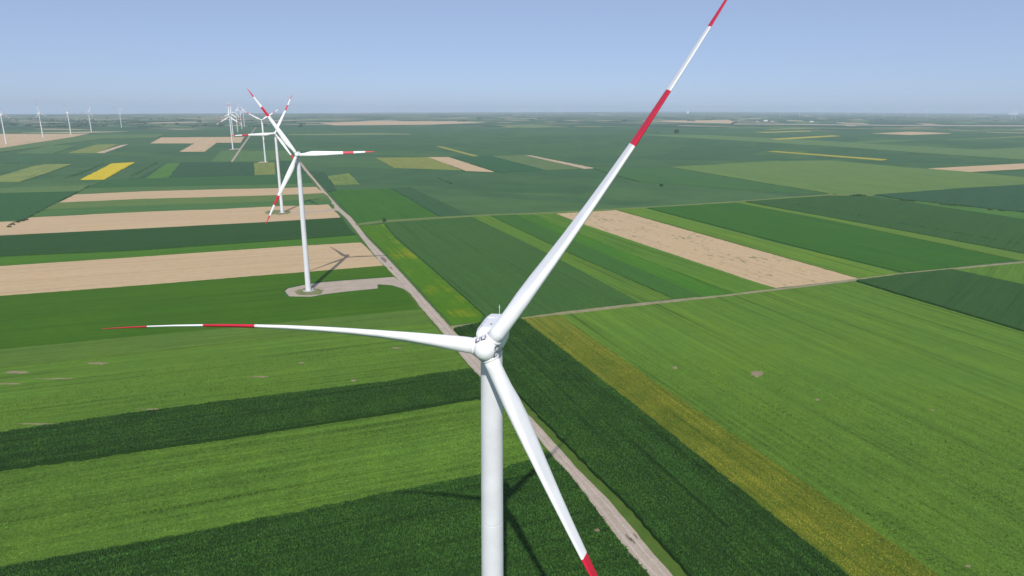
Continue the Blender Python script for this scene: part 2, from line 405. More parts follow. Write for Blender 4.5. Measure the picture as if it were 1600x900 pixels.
field('stubble_field', 'tan stubble field around the weedy turbine base', [(-40, 371.5), (0, 355), (47, 340), (225, 331), (340, 327), (440, 322), (513, 319.6), (516, 323), (532, 341), (411, 348.5), (219, 358.5), (0, 369.5)], 'stubble', TAN, 0.14)
field('green_field', 'mid green strip sloping along the tan stubble', [(47, 339.5), (67, 327.5), (225, 321), (400, 316), (516, 311), (522, 323), (513, 319.2), (440, 321.6), (340, 326.6), (225, 330.6)], 'cereal', (0.065, 0.150, 0.040), 0.45)
field('green_field', 'olive green strip between mid green crop and tan stubble', [(67, 327), (89, 317), (225, 311), (340, 308), (440, 305), (506, 302), (515, 310.7), (400, 315.7), (225, 320.7)], 'cereal', (0.105, 0.170, 0.046), 0.5)
field('stubble_field', 'narrow tan stubble strip between green crops', [(89, 317), (117, 304), (225, 299), (340, 296), (440, 294), (494, 292), (505, 301.7), (440, 304.7), (340, 307.7), (225, 310.7)], 'stubble', TAN, 0.2)
field('green_field', 'thin pale green strip above the narrow stubble', [(117, 303.6), (135, 294), (400, 289.5), (489, 286), (493, 291.6), (440, 293.6), (225, 298.6)], 'cereal', (0.075, 0.150, 0.046), 0.5)
field('green_field', 'deep green field beside the kink of the road', [(135, 293.6), (164, 281), (200, 280), (400, 275), (479, 271), (488, 285.5), (400, 289)], 'maize', (0.042, 0.118, 0.034), 0.8)
field('green_field', 'dark bluish field with faint stripes below the far turbine pad', [(214, 279), (262, 254), (396, 254), (397, 274.5), (200, 279.5)], 'maize', DK, 0.9)
field('green_field', 'olive yellow plot at the foot of a distant turbine', [(397, 255), (429, 254), (431, 272.5), (398, 273.3)], 'cereal', (0.17, 0.21, 0.055), 0.6)
field('green_field', 'dark field between the olive plot and the road', [(432, 252), (463, 251), (475, 266), (479, 270.6), (432, 272.5)], 'maize', DK, 0.9)
field('green_field', 'bright green plot beside the yellow blossoming field', [(226, 280), (262, 255), (282, 255), (264, 278)], 'cereal', (0.07, 0.17, 0.03), 1.1)
field('green_field', 'pale green field crossed by the narrow access road', [(330, 252.5), (345, 236), (447, 235.5), (459, 251)], 'cereal', (0.085, 0.165, 0.052), 0.6)
field('stubble_field', 'tan T-shaped stubble field near a distant turbine', [(235, 224), (252, 215), (382, 214), (376, 223), (339, 223), (320, 237), (281, 237), (304, 224)], 'stubble', TAN, 0.7)
field('blossom_field', 'vivid yellow blossoming field among dark crops', [(126, 281), (175, 256), (211, 254), (202, 259), (164, 280.5)], 'blossom', (0.55, 0.43, 0.02), 1.1)
field('mottled_field', 'patchy pale green field with bare tan corners', [(-60, 292), (0, 276), (52, 260), (72, 257), (112, 257), (80, 269), (50, 279), (32, 284), (0, 284.5)], 'mottled', (0.17, 0.23, 0.06), 1.1)
field('green_field', 'pale green strip under the patchy field', [(-80, 298), (0, 294.5), (140, 290), (125, 299), (0, 302), (-80, 305)], 'cereal', (0.095, 0.17, 0.055), 1.1)
field('maize_field', 'dark green field bounded by a slanting hedge', [(-120, 307), (0, 302.5), (124, 299.4), (88, 317), (38, 344), (0, 345), (-120, 351)], 'maize', (0.036, 0.105, 0.030), 1.0)
field('stubble_field', 'small tan corner beside the slanting hedge', [(-60, 350), (0, 348), (24, 347), (11, 354.5), (-5, 356), (-60, 360)], 'stubble', TAN, 1.1)
field('green_field', 'olive field with a tan strip along one side', [(107, 239), (152, 226), (186, 225.5), (152, 238.5)], 'cereal', (0.18, 0.22, 0.055), 1.1)
field('stubble_field', 'slim tan strip along the olive field', [(151, 239), (189, 227), (201, 226), (164, 239)], 'stubble', (0.46, 0.38, 0.26), 1.2)
field('green_field', 'pale green lozenge between dark crops below the tan slope', [(25, 240), (77, 227.5), (122, 227.5), (85, 239.5)], 'cereal', (0.085, 0.16, 0.055), 1.1)
field('green_field', 'pale green band along the tan field of standing turbines', [(-60, 246), (0, 232.5), (85, 217), (140, 211), (257, 210), (245, 215), (170, 216), (100, 225), (40, 233), (0, 238), (-60, 250)], 'cereal', (0.095, 0.165, 0.055), 1.1)
field('stubble_field', 'large tan field at the feet of a row of turbines', [(-80, 211), (0, 209.5), (65, 209.5), (140, 209), (110, 215), (38, 226), (0, 232), (-80, 245)], 'stubble', TAN, 1.2)
field('stubble_field', 'long thin tan strip behind the row of turbines', [(33, 207.5), (140, 205.8), (200, 205.6), (140, 207.5)], 'stubble', (0.42, 0.36, 0.25), 1.2)

# ---- east of the road, near to far
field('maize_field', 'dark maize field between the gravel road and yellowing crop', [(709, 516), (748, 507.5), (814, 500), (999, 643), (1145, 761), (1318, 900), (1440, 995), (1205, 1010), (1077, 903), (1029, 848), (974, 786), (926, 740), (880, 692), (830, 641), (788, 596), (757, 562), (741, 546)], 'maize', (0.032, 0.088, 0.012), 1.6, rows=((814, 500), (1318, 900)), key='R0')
field('sunflower_field', 'yellowing crop strip beside dark maize', [(816, 499.5), (875, 493), (1018, 595), (1200, 719), (1366, 832), (1464, 901), (1600, 1000), (1444, 995), (1320, 899), (1147, 760), (1001, 642)], 'yellowing', (0.185, 0.185, 0.020), 0.8, rows=((875, 493), (1464, 901)), key='R1')
field('soybean_field', 'very large light green field with fine crop rows', [(876, 493), (1000, 478.5), (1112, 466.5), (1220, 453.5), (1333, 441), (1405, 462), (1600, 520), (1760, 570), (1900, 760), (1780, 1000), (1602, 1000), (1466, 901), (1368, 832), (1202, 719), (1020, 595)], 'soy', (0.093, 0.183, 0.036), 0.5, rows=((876, 493), (1466, 901)), key='R2')
field('maize_field', 'dark wedge of maize beside the pale corner field', [(1338, 440), (1412, 430), (1487, 422.5), (1600, 447), (1800, 490), (1800, 582), (1600, 519), (1405, 461)], 'maize', (0.032, 0.086, 0.030), 1.6, key='R3')
field('green_field', 'pale green corner field past the dark wedge', [(1489, 422), (1600, 411.5), (1780, 397), (1800, 488), (1600, 446)], 'soy', (0.09, 0.18, 0.034), 0.6)
field('wheat_field', 'bright green strip with yellow patches along the gravel road', [(561, 354), (600, 350.5), (615, 370), (675, 422), (720, 462), (756, 494), (750, 503.5), (706, 508), (680, 480), (655, 452), (635, 430), (607, 400), (579, 372)], 'patchy_cereal', (0.066, 0.160, 0.012), 0.4, key='S0', rows=((615, 370), (756, 494)))
field('maize_field', 'large mid green crop field next to the yellow patched strip', [(601, 350), (736, 340), (865, 402), (997, 473.5), (868, 489), (814, 497), (757, 503), (758, 494), (722, 462), (677, 422), (617, 370)], 'maize', (0.047, 0.114, 0.038), 1.3, key='S1', rows=((617, 370), (758, 494)))
field('soybean_field', 'pale green strip dividing two mid green fields', [(737, 339.5), (766, 338), (877, 391), (1049, 467), (998, 473), (866, 402)], 'soy', (0.088, 0.175, 0.036), 0.7)
field('maize_field', 'mid green strip beside the pale dividing strip', [(767, 338), (806, 336.5), (935, 394), (1098, 464.5), (1050, 467), (878, 391)], 'maize', (0.046, 0.125, 0.032), 1.1)
field('wheat_field', 'slim vivid green strip with a dark edge', [(807, 336.3), (828, 336), (968, 392), (1146, 459.5), (1099, 464.5), (936, 394)], 'cereal', (0.052, 0.155, 0.022), 0.6)
field('soybean_field', 'light green strip bordering the weedy tan field', [(829, 336), (868, 334), (906, 349), (1178, 441), (1211, 451), (1147, 459), (969, 392)], 'soy', (0.082, 0.178, 0.032), 0.6)
field('stubble_field', 'tan stubble field dotted with green weeds', [(869, 334), (963, 328.5), (1342, 435.5), (1275, 443), (1212, 450), (1178, 440.5), (906, 348.5)], 'weedy_stubble', TAN, 0.12, key='S5')
field('soybean_field', 'light green strip beyond the weedy tan field', [(964, 328), (1010, 326), (1212, 380), (1300, 401), (1404, 427.5), (1343, 435.5)], 'soy', (0.105, 0.20, 0.036), 0.6)
field('wheat_field', 'broad deep green field past the weedy stubble', [(1011, 325.7), (1148, 317.5), (1300, 346), (1375, 362), (1550, 400), (1585, 407), (1412, 426.5), (1302, 400.5)], 'cereal', (0.036, 0.118, 0.022), 1.0)
field('soybean_field', 'slim pale green strip along a broad dark field', [(1149, 317), (1163, 316), (1200, 323), (1375, 355), (1600, 397.5), (1780, 432), (1600, 408), (1587, 406), (1375, 361.6)], 'soy', (0.10, 0.185, 0.042), 0.8)
field('maize_field', 'broad dark bluish field crossed by a hedge line', [(1165, 315.5), (1295, 306.5), (1355, 307.5), (1407, 314), (1480, 326), (1600, 343.5), (1780, 368), (1780, 430), (1600, 397), (1375, 354.6), (1200, 322.6)], 'maize', (0.038, 0.098, 0.036), 1.2)
field('wheat_field', 'slim bright green strip beside the roadside bushes', [(1362, 308), (1407, 312.5), (1600, 333), (1780, 350), (1780, 367), (1600, 343), (1480, 325.5)], 'cereal', (0.065, 0.16, 0.03), 0.9)
field('maize_field', 'dark wedge behind the roadside bushes', [(1368, 305), (1500, 295), (1600, 289), (1780, 278), (1780, 348), (1600, 332), (1410, 312)], 'maize', (0.036, 0.094, 0.036), 1.2)
field('green_field', 'large pale green field in the middle distance', [(1048, 261.5), (1200, 252.5), (1295, 251), (1400, 261), (1512, 269), (1600, 277.5), (1700, 282), (1600, 289), (1500, 295), (1368, 304.7), (1350, 305), (1295, 303), (1200, 287.5)], 'soy', (0.115, 0.195, 0.050), 1.2)
field('stubble_field', 'tan wedge past the large pale green field', [(1450, 264), (1600, 256), (1750, 247), (1750, 257), (1600, 264), (1510, 269)], 'stubble', TAN, 1.3)
field('green_field', 'brighter green field beside the large pale field', [(930, 265), (1046, 261.5), (1199, 288), (1290, 303.5), (1180, 298), (1000, 285)], 'cereal', (0.052, 0.130, 0.036), 1.2)
field('green_field', 'long pale green band crossing the dark plain', [(985, 210), (1100, 211), (1300, 221), (1350, 224.5), (1525, 234), (1600, 231), (1750, 228), (1750, 256), (1600, 250), (1450, 240), (1300, 229), (1100, 217)], 'cereal', (0.105, 0.185, 0.06), 1.3)
field('blossom_field', 'thin yellow strip ahead of the large pale field', [(1200, 237), (1212, 236.6), (1386, 249.5), (1376, 251)], 'blossom', (0.36, 0.33, 0.05), 1.4)
field('blossom_field', 'yellow sliver above the long pale band', [(1204, 217.3), (1300, 211.8), (1312, 212.8), (1217, 218.5)], 'blossom', (0.40, 0.35, 0.06), 1.4)
field('green_field', 'thinnest olive sliver on the distant plain', [(1178, 206.8), (1262, 204.2), (1268, 205.2), (1195, 207.6)], 'cereal', (0.30, 0.30, 0.08), 1.4)
field('green_field', 'pale olive sliver behind another sliver', [(1192, 202.4), (1262, 199.8), (1276, 200.6), (1205, 203)], 'cereal', (0.20, 0.24, 0.08), 1.4)
field('stubble_field', 'tan lens-shaped field on the distant plain', [(1364, 208.8), (1420, 206), (1450, 206.8), (1486, 208.6), (1420, 211)], 'stubble', TAN, 1.4)
field('green_field', 'pale green sliver touching the long band', [(1320, 223.5), (1380, 218.5), (1442, 219), (1350, 224.3)], 'cereal', (0.09, 0.165, 0.055), 1.4)
field('green_field', 'faint pale strip on the plain past the lens-shaped field', [(1480, 219), (1600, 212.5), (1700, 209), (1700, 211), (1600, 215)], 'cereal', (0.12, 0.18, 0.06), 1.4)
field('wheat_field', 'deep green block beside the gravel road and lone tree', [(516, 302), (527, 297.5), (610, 295), (650, 318), (686, 340), (640, 343), (560, 350)], 'cereal', (0.042, 0.128, 0.026), 0.7)
field('green_field', 'pale yellow patched plot next to the road', [(512, 276), (545, 271), (562, 288), (520, 289)], 'mottled', (0.13, 0.20, 0.045), 0.9)
field('green_field', 'dark triangular plot against the road', [(483, 267), (507, 270), (526, 297), (513, 300), (499, 286)], 'maize', DK, 0.9)
field('maize_field', 'very dark slanting strip beside the deep green block', [(611, 295), (640, 293), (735, 337), (690, 340), (652, 318)], 'maize', (0.042, 0.104, 0.036), 1.0)
field('green_field', 'olive field joined to a tan strip', [(587, 247), (669, 246), (720, 266), (615, 262)], 'cereal', (0.19, 0.22, 0.05), 1.1)
field('stubble_field', 'tan strip joined to the olive field', [(669, 246), (701, 246), (772, 269), (727, 267)], 'stubble', TAN, 1.1)
field('blossom_field', 'slim yellow strip behind the olive field', [(681, 229), (690, 229), (747, 244), (737, 244)], 'blossom', (0.26, 0.27, 0.06), 1.2)
field('green_field', 'dark green field between tan strip and grey green plot', [(708, 245.8), (767, 244), (852, 266), (785, 270), (772, 268)], 'maize', (0.036, 0.108, 0.036), 1.2)
field('green_field', 'grey green plot edged by a tan line', [(767, 244), (820, 243), (905, 264), (852, 266)], 'cereal', (0.105, 0.165, 0.06), 1.2)
field('stubble_field', 'tan sliver along the grey green plot', [(820, 243), (830, 243.5), (927, 263), (912, 264)], 'stubble', (0.46, 0.36, 0.24), 1.3)
field('stubble_field', 'far tan field below the horizon beyond the turbine row', [(500, 192), (585, 188.8), (710, 189.8), (760, 191.6), (672, 194.6), (522, 195.8)], 'stubble', TAN, 1.4)
field('green_field', 'faint pale strip past the far tan field', [(768, 195.5), (830, 194.5), (886, 198), (820, 200)], 'cereal', (0.14, 0.20, 0.075), 1.4)
field('stubble_field', 'far tan field beside a clump of trees', [(1006, 189.4), (1138, 187), (1146, 190), (1142, 193), (1060, 191)], 'stubble', TAN, 1.4)
field('green_field', 'long pale line of field margin on the plain', [(590, 208.2), (640, 209.3), (641, 210), (450, 211), (450, 210)], 'cereal', (0.17, 0.21, 0.09), 1.4)
for (x0, y0, x1, y1, lab) in ((1146, 193.2, 1420, 195.6, 'pale farm road running past distant farm buildings'),):
    ribbon('country_road', lab, [(x0, y0), (x1, y1), (1700, 196.4)], [(x0, y0 + 0.8), (x1, y1 + 0.9), (1700, 197.8)], 'gravel', 1.6, 'road', 0.5)

# tracks
ribbon('track', 'grassy track from the gravel road past the lone tree', [(556, 351), (600, 345.3), (686, 340.2), (770, 336), (868, 332.4), (1010, 324.4), (1146, 315.6), (1295, 304.3), (1365, 305.2)],
       [(559, 353), (600, 347.8), (686, 341.8), (770, 337.6), (868, 333.8), (1010, 325.6), (1146, 316.6), (1295, 305.4), (1364, 306.4)], 'grass_track', 1.35, 'track', 0.3)
ribbon('track', 'pale dirt track along the edge of the weedy tan field', [(700, 510.5), (756, 503.4), (820, 496.2), (868, 488.8), (1000, 473.8), (1112, 462.4), (1220, 450.4), (1342, 435.4), (1412, 426.5), (1600, 408.4), (1780, 391)],
       [(708, 516), (760, 507), (820, 499.6), (869, 493), (1000, 477.6), (1112, 466), (1220, 453.2), (1342, 438.2), (1412, 429), (1600, 411), (1780, 394)], 'dirt', 0.3, 'track', 0.3)

# turbine pads
def flat(name, label, px, mat, z, cat, parent=None, rag=0.2):
    pts = ragged([ground(*p) for p in px], 2.5, rag)
    me = prism(name, pts, -0.3, z, M[mat], Vector((0, 0, 0)), 0)
    o = new_obj(name, me, parent)
    if parent is None: tag(o, label, cat, kind='structure')
    return o
def ellipse(cx, cy, rx, ry, n=22):
    kk = [random.uniform(0.72, 1.08) for _ in range(n)]
    return [(cx + rx * kk[i] * math.cos(2 * math.pi * i / n), cy + ry * kk[i] * math.sin(2 * math.pi * i / n)) for i in range(n)]
pad = flat('gravel_pad', 'gravel pad around the foot of the second turbine', [(445, 455), (450, 451), (476, 445.5), (504, 441.5), (540, 438.5), (616, 433), (640, 452), (646, 462), (630, 451), (612, 445.5), (590, 444), (590, 450.5), (540, 455.5), (508, 459.5), (486, 463.5), (452, 463)], 'gravel', 0.16, 'gravel pad')
flat('weedy_patch', None, ellipse(484, 456, 23, 6.5), 'weed', 0.22, None, pad, 0.8)
pad3 = flat('gravel_pad', 'thin gravel lane from the road to a turbine in tan stubble', [(455, 333.5), (456, 331), (500, 329.2), (524, 325.6), (532, 330), (520, 328.8), (502, 331.6)], 'gravel', 0.22, 'gravel pad')
flat('weedy_patch', None, ellipse(434, 332, 25, 3.6), 'weed', 0.27, None, pad3, 1.0)
flat('gravel_pad', 'small grey pad at the foot of a distant turbine', [(403, 254.4), (407, 253), (419, 252.8), (418, 254.2)], 'gravel', 0.85, 'gravel pad')
flat('gravel_pad', 'small grey pad joined to the narrow access road', [(357, 234.6), (361, 233), (377, 231.8), (376, 233.4)], 'gravel', 0.9, 'gravel pad')

# bare patches, puddled mud
for i, (k, cx, cy, rx, ry) in enumerate([('D', 25, 583, 26, 2.2), ('D', 155, 569, 22, 2.4), ('D', 12, 601, 30, 1.3), ('D', 90, 593, 40, 1.0), ('D', 405, 590, 16, 1.6), ('D', 471, 568, 6, 1.6), ('D', 553, 596, 7, 2.0), ('D', 620, 545, 12, 1.3),
                                         ('D', 250, 641, 46, 1.3), ('D', 60, 664, 40, 1.3), ('R2', 1183, 585, 13, 6.5), ('R2', 1055, 576, 5, 2.4), ('R2', 1277, 626, 4, 2.4), ('R2', 1457, 642, 4, 1.8),
                                         ('R2', 1512, 887, 6, 2.5), ('A', 933, 834, 6, 4.5)]):
    patch('bare_patch', k, cx, cy, rx, ry, 'soil', 0.05, seed=i)
for i, (cx, cy, rx, ry) in enumerate([(600, 406, 4, 5), (611, 419, 2, 1.6), (982, 841, 2.6, 8), (989, 846, 2.2, 6), (993, 838, 1.8, 5), (989, 873, 3, 15)]):
    FIELDS['road'] = (road, None, 0, 0.165, None)
    patch('mud_patch', 'road', cx, cy, rx, ry, 'mud', 0.03, seed=i, lo=0.75, shear=0.75)
BARE_PATCHES = BARE[:16]

# ------------------------------------------------------------------ single plants in the near fields
def inside(P, poly):
    x, y = P[:, 0], P[:, 1]; r = np.zeros(len(P), bool); n = len(poly); j = n - 1
    for i in range(n):
        xi, yi, xj, yj = poly[i].x, poly[i].y, poly[j].x, poly[j].y
        if yi != yj:
            r ^= ((yi > y) != (yj > y)) & (x < (xj - xi) * (y - yi) / (yj - yi) + xi)
        j = i
    return r

def plants(key, name, row, gap, far0, far1, kind, col, jit=0.2, drop=0.0):
    o, poly, rz, z1, _ = FIELDS[key]
    c, s = math.cos(rz), math.sin(rz)
    pp = np.array([(p.x, p.y) for p in poly]); ox, oy = o.location.x, o.location.y
    loc = np.stack([(pp[:, 0] - ox) * c + (pp[:, 1] - oy) * s, -(pp[:, 0] - ox) * s + (pp[:, 1] - oy) * c], 1)
    gx = np.arange(loc[:, 0].min(), loc[:, 0].max(), gap); gy = np.arange(loc[:, 1].min(), loc[:, 1].max(), row)
    X, Y = np.meshgrid(gx, gy); P = np.stack([X.ravel(), Y.ravel()], 1)
    W = np.stack([ox + P[:, 0] * c - P[:, 1] * s, oy + P[:, 0] * s + P[:, 1] * c], 1)
    d = np.hypot(W[:, 0], W[:, 1])
    keep = (d < far1) & (rng.random(len(d)) > np.clip((d - far0) / (far1 - far0), 0, 1)) & (W[:, 1] > 150) & (np.abs(W[:, 0]) < 0.92 * W[:, 1] + 50)
    W = W[keep]; P = P[keep]
    P = P + rng.normal(0, jit, P.shape) * np.array([1.5, 0.5])
    W = np.stack([ox + P[:, 0] * c - P[:, 1] * s, oy + P[:, 0] * s + P[:, 1] * c], 1)
    keep = inside(W, poly)
    for b in BARE_PATCHES:
        bx = [q.x for q in b]; by = [q.y for q in b]
        m = (W[:, 0] > min(bx)) & (W[:, 0] < max(bx)) & (W[:, 1] > min(by)) & (W[:, 1] < max(by))
        if m.any():
            idx = np.where(m)[0]; keep[idx[inside(W[idx], b)]] = False
    P = P[keep]
    n = len(P)
    if kind == 'maize': nl, ln, wd, zb, zt = 3, 0.62, 0.17, -0.25, 0.42
    elif kind == 'soy': nl, ln, wd, zb, zt = 3, 0.30, 0.20, -0.06, 0.17
    else: nl, ln, wd, zb, zt = 3, 0.40, 0.22, -0.1, 0.3
    a0 = rng.random(n) * 6.283; sz = rng.normal(1, 0.22, n).clip(0.5, 1.6)
    V = np.zeros((n, nl, 4, 3)); 
    for q in range(nl):
        a = a0 + q * 6.283 / nl + rng.normal(0, 0.5, n); L = ln * sz * rng.uniform(0.7, 1.25, n); wq = wd * sz
        z0 = z1 + zb + 0 * a; z2 = z1 + zt * sz * rng.uniform(0.6, 1.3, n)
        ca, sa = np.cos(a), np.sin(a)
        ex = rng.uniform(0.15, 0.6, n)              # tip droops
        V[:, q, 0] = np.stack([P[:, 0], P[:, 1], z0], 1)
        mx, my = P[:, 0] + ca * L * 0.55, P[:, 1] + sa * L * 0.55
        V[:, q, 1] = np.stack([mx - sa * wq, my + ca * wq, z2], 1)
        V[:, q, 3] = np.stack([mx + sa * wq, my - ca * wq, z2], 1)
        V[:, q, 2] = np.stack([P[:, 0] + ca * L * 1.1, P[:, 1] + sa * L * 1.1, z2 - ex * zt], 1)
    V = V.reshape(-1, 3)
    b = np.arange(n * nl)[:, None] * 4
    T = np.concatenate([b + np.array([[0, 1, 3]]), b + np.array([[1, 2, 3]])], 0)
    me = np_mesh(name, V, T, M['yellow_leaf' if kind == 'mix' else 'leaf'])
    g = new_obj(name, me, o); g.color = (*col, 1); tag(g, kind='stuff')
    return n

cnt = 0
cnt += plants('A', 'maize_foliage', 0.75, 0.55, 480, 500, 'maize', (0.034, 0.092, 0.015))
cnt += plants('C', 'maize_foliage', 0.75, 0.6, 480, 500, 'maize', (0.034, 0.092, 0.015))
cnt += plants('R0', 'maize_foliage', 0.75, 0.6, 480, 500, 'maize', (0.034, 0.092, 0.015))
cnt += plants('B', 'soybean_foliage', 0.62, 0.5, 300, 420, 'soy', (0.093, 0.182, 0.026))
cnt += plants('D', 'soybean_foliage', 0.7, 0.7, 330, 430, 'soy', (0.093, 0.182, 0.026))
cnt += plants('R2', 'soybean_foliage', 0.75, 0.65, 300, 420, 'soy', (0.093, 0.182, 0.026))
cnt += plants('R1', 'sunflower_foliage', 0.75, 0.55, 300, 450, 'mix', (0.185, 0.195, 0.020))
for k_ in 'AC': FIELDS[k_][0].color = (0.017, 0.046, 0.008, 1)  # sheets under the plants: soil and shade between leaves painted in as darker colour
FIELDS['R0'][0].color = (0.017, 0.046, 0.008, 1)  # same soil and shade painted under this maize

# ------------------------------------------------------------------ wind turbines
def paint(name, col, rough=0.35, dirt=0.06):
    k = NB(name)
    oc = k.n('ShaderNodeTexCoord').outputs['Object']
    n1 = k.noise(k.mapping(oc, (1.2, 1.2, 0.12)), 1.0, 4, 0.6); n2 = k.noise(oc, 0.35, 3, 0.5)
    c = k.mix(k.rng(n1, 0.5, 0.8, 0, dirt * 4), col, tuple(q * 0.78 for q in col))
    c = k.scale_col(c, k.rng(n2, 0.3, 0.7, 1 - dirt, 1 + dirt * 0.5))
    return k.done(c, rough, 0.4)
M['white'] = paint('white_gelcoat', (0.80, 0.80, 0.81)); M['red'] = paint('signal_red', (0.60, 0.012, 0.045), 0.4, 0.1)
M['tower'] = paint('tower_paint', (0.66, 0.665, 0.69), 0.45); M['dark'] = paint('dark_recess', (0.07, 0.07, 0.075), 0.6)
M['steel'] = paint('galvanised_steel', (0.42, 0.43, 0.44), 0.45); M['concrete'] = paint('concrete', (0.40, 0.38, 0.35), 0.85, 0.12)
M['glassy'] = paint('skylight_panel', (0.87, 0.88, 0.9), 0.2)

RB = 60.0
def blade_mesh(name, bend=4.0, axial=1.3, pitch=74.0):
    """span along +Z from the rotor centre, +X tangential, -Y upwind"""
    st = [(1.9, 2.35, 2.35), (3.0, 2.35, 2.35), (4.5, 2.45, 2.25), (6.5, 2.75, 2.0), (9, 3.5, 1.6), (12, 3.9, 1.25), (16, 3.75, 0.98), (20, 3.4, 0.82), (25, 2.95, 0.68), (30, 2.55, 0.56),
          (34.9, 2.2, 0.47), (35.1, 2.19, 0.47), (39, 1.92, 0.40), (43.3, 1.66, 0.33), (43.5, 1.65, 0.33), (48, 1.4, 0.26), (52.1, 1.16, 0.21), (52.3, 1.15, 0.21), (55.5, 0.8, 0.16), (58, 0.55, 0.11), (59.3, 0.32, 0.07), (60.0, 0.08, 0.03)]
    NS = 20; V, F, MI = [], [], []
    for r, ch, th in st:
        t = min(1, max(0, (r - 3.0) / 8.0)); t = t * t * (3 - 2 * t)
        tw = 14.0 * max(0, 1 - r / 40.0) ** 1.5
        ph = R(pitch + tw * 0.6); c, s = math.cos(ph), math.sin(ph)
        bx = bend * (r / RB) ** 2; by = -axial * (r / RB) ** 2
        for i in range(NS):
            a = 2 * math.pi * i / NS
            cx, cy = 0.5 * ch * math.cos(a), 0.5 * th * math.sin(a)
            u = 0.5 + 0.5 * math.cos(a)                        # 1 at the leading edge
            af_y = math.copysign(1, math.sin(a)) * th * 0.5 * min(1, 1.9 * (1 - u) ** 0.0 * (math.sqrt(max(0, u)) ** 0.01) * (u ** 0.75) * math.sqrt(max(0, 1 - u)) * 1.75) if abs(math.sin(a)) > 1e-6 else 0
            af_x = ch * (u - 0.68)
            x = cx * (1 - t) + af_x * t; y = cy * (1 - t) + af_y * t
            V.append((x * c - y * s + bx, -(x * s + y * c) + by, r))
    for j in range(len(st) - 1):
        rm = 0.5 * (st[j][0] + st[j + 1][0]); red = 35.0 < rm < 43.4 or rm > 52.2
        for i in range(NS):
            F.append((j * NS + i, j * NS + (i + 1) % NS, (j + 1) * NS + (i + 1) % NS, (j + 1) * NS + i)); MI.append(1 if red else 0)
    F.append(tuple(range(NS))); MI.append(0); F.append(tuple(range(len(V) - 1, len(V) - 1 - NS, -1))); MI.append(1)
    me = pydata(name, V, F, [M['white'], M['red']], True, MI)
    bm = bmesh.new(); bm.from_mesh(me); bmesh.ops.recalc_face_normals(bm, faces=bm.faces); bm.to_mesh(me); bm.free()
    return me

def lathe(prof, n, axis='Z', cap=True):
    V, F = [], []
    for r, z in prof:
        for i in range(n):
            a = 2 * math.pi * i / n; V.append((r * math.cos(a), r * math.sin(a), z) if axis == 'Z' else (r * math.cos(a), z, r * math.sin(a)))
    for j in range(len(prof) - 1):
        for i in range(n):
            q = (j * n + i, j * n + (i + 1) % n, (j + 1) * n + (i + 1) % n, (j + 1) * n + i); F.append(q if axis == 'Z' else q[::-1])
    if cap:
        b = tuple(range(n - 1, -1, -1)); t = tuple((len(prof) - 1) * n + i for i in range(n))
        F += [b, t] if axis == 'Z' else [b[::-1], t[::-1]]
    return V, F

def bevel_box(name, sx, sy, sz, loc, mat, bev=0.06, seg=2, rot=None):
    bm = bmesh.new(); bmesh.ops.create_cube(bm, size=1.0)
    bmesh.ops.scale(bm, vec=(sx, sy, sz), verts=bm.verts)
    if bev: bmesh.ops.bevel(bm, geom=bm.edges[:], offset=bev, segments=seg, affect='EDGES', profile=0.6)
    if rot: bmesh.ops.rotate(bm, cent=(0, 0, 0), matrix=rot, verts=bm.verts)
    bmesh.ops.translate(bm, vec=loc, verts=bm.verts)
    me = bpy.data.meshes.new(name); bm.to_mesh(me); bm.free(); me.materials.append(mat); return me

TILT = R(5.0); OVER = 5.0
def nacelle_mesh():
    """rounded box with a chamfered roof, lofted along Y (front at -Y)"""
    def sec(y, w, zt, zb, ch, cb):
        h = w / 2
        return [(-h, y, zb + cb), (-h + cb, y, zb), (h - cb, y, zb), (h, y, zb + cb), (h, y, zt - ch), (h - ch * 0.9, y, zt), (-h + ch * 0.9, y, zt), (-h, y, zt - ch)]
    S = [sec(-3.1, 2.9, 1.35, -1.45, 0.8, 0.8), sec(-2.6, 3.8, 1.65, -1.9, 0.9, 0.7), sec(-1.0, 4.1, 1.78, -2.1, 0.8, 0.5), sec(4.5, 4.1, 1.82, -2.1, 0.8, 0.5), sec(6.6, 3.8, 1.75, -1.7, 0.8, 0.6), sec(7.7, 3.0, 1.45, -0.9, 0.8, 0.6)]
    V = [p for s in S for p in s]; F = []
    for j in range(len(S) - 1):
        for i in range(8): F.append((j * 8 + i, j * 8 + (i + 1) % 8, (j + 1) * 8 + (i + 1) % 8, (j + 1) * 8 + i))
    F += [tuple(range(8)), tuple(range(len(V) - 1, len(V) - 9, -1))]
    me = pydata('nacelle', V, F, [M['white']])
    bm = bmesh.new(); bm.from_mesh(me); bmesh.ops.recalc_face_normals(bm, faces=bm.faces)
    bmesh.ops.bevel(bm, geom=[e for e in bm.edges if e.calc_face_angle(0) > 0.25], offset=0.12, segments=2, affect='EDGES')
    bm.to_mesh(me); bm.free(); return me

HUBZ = 112.0
MESH = {}
def tower_meshes(top):
    out = []; cuts = [0.0, 0.22, 0.47, 0.735, 1.0]
    def rad(t): return 2.2 * (1 - t) + 1.68 * t if t > 0.25 else 2.2 * (1 - t) + 1.68 * t + 0.10 * (0.25 - t)
    for a, b in zip(cuts, cuts[1:]):
        z0, z1 = a * top, b * top
        V, F = lathe([(rad(a) - 0.02, z0), (rad(a), z0 + 0.03), (rad(a), z0 + 0.2), (rad((a + b) / 2), (z0 + z1) / 2), (rad(b), z1 - 0.2), (rad(b), z1 - 0.03), (rad(b) - 0.02, z1)], 48)
        me = pydata('tower_section', V, F, [M['tower']], False)
        me.polygons.foreach_set('use_smooth', [len(p.vertices) == 4 for p in me.polygons]); out.append(me)
    return out

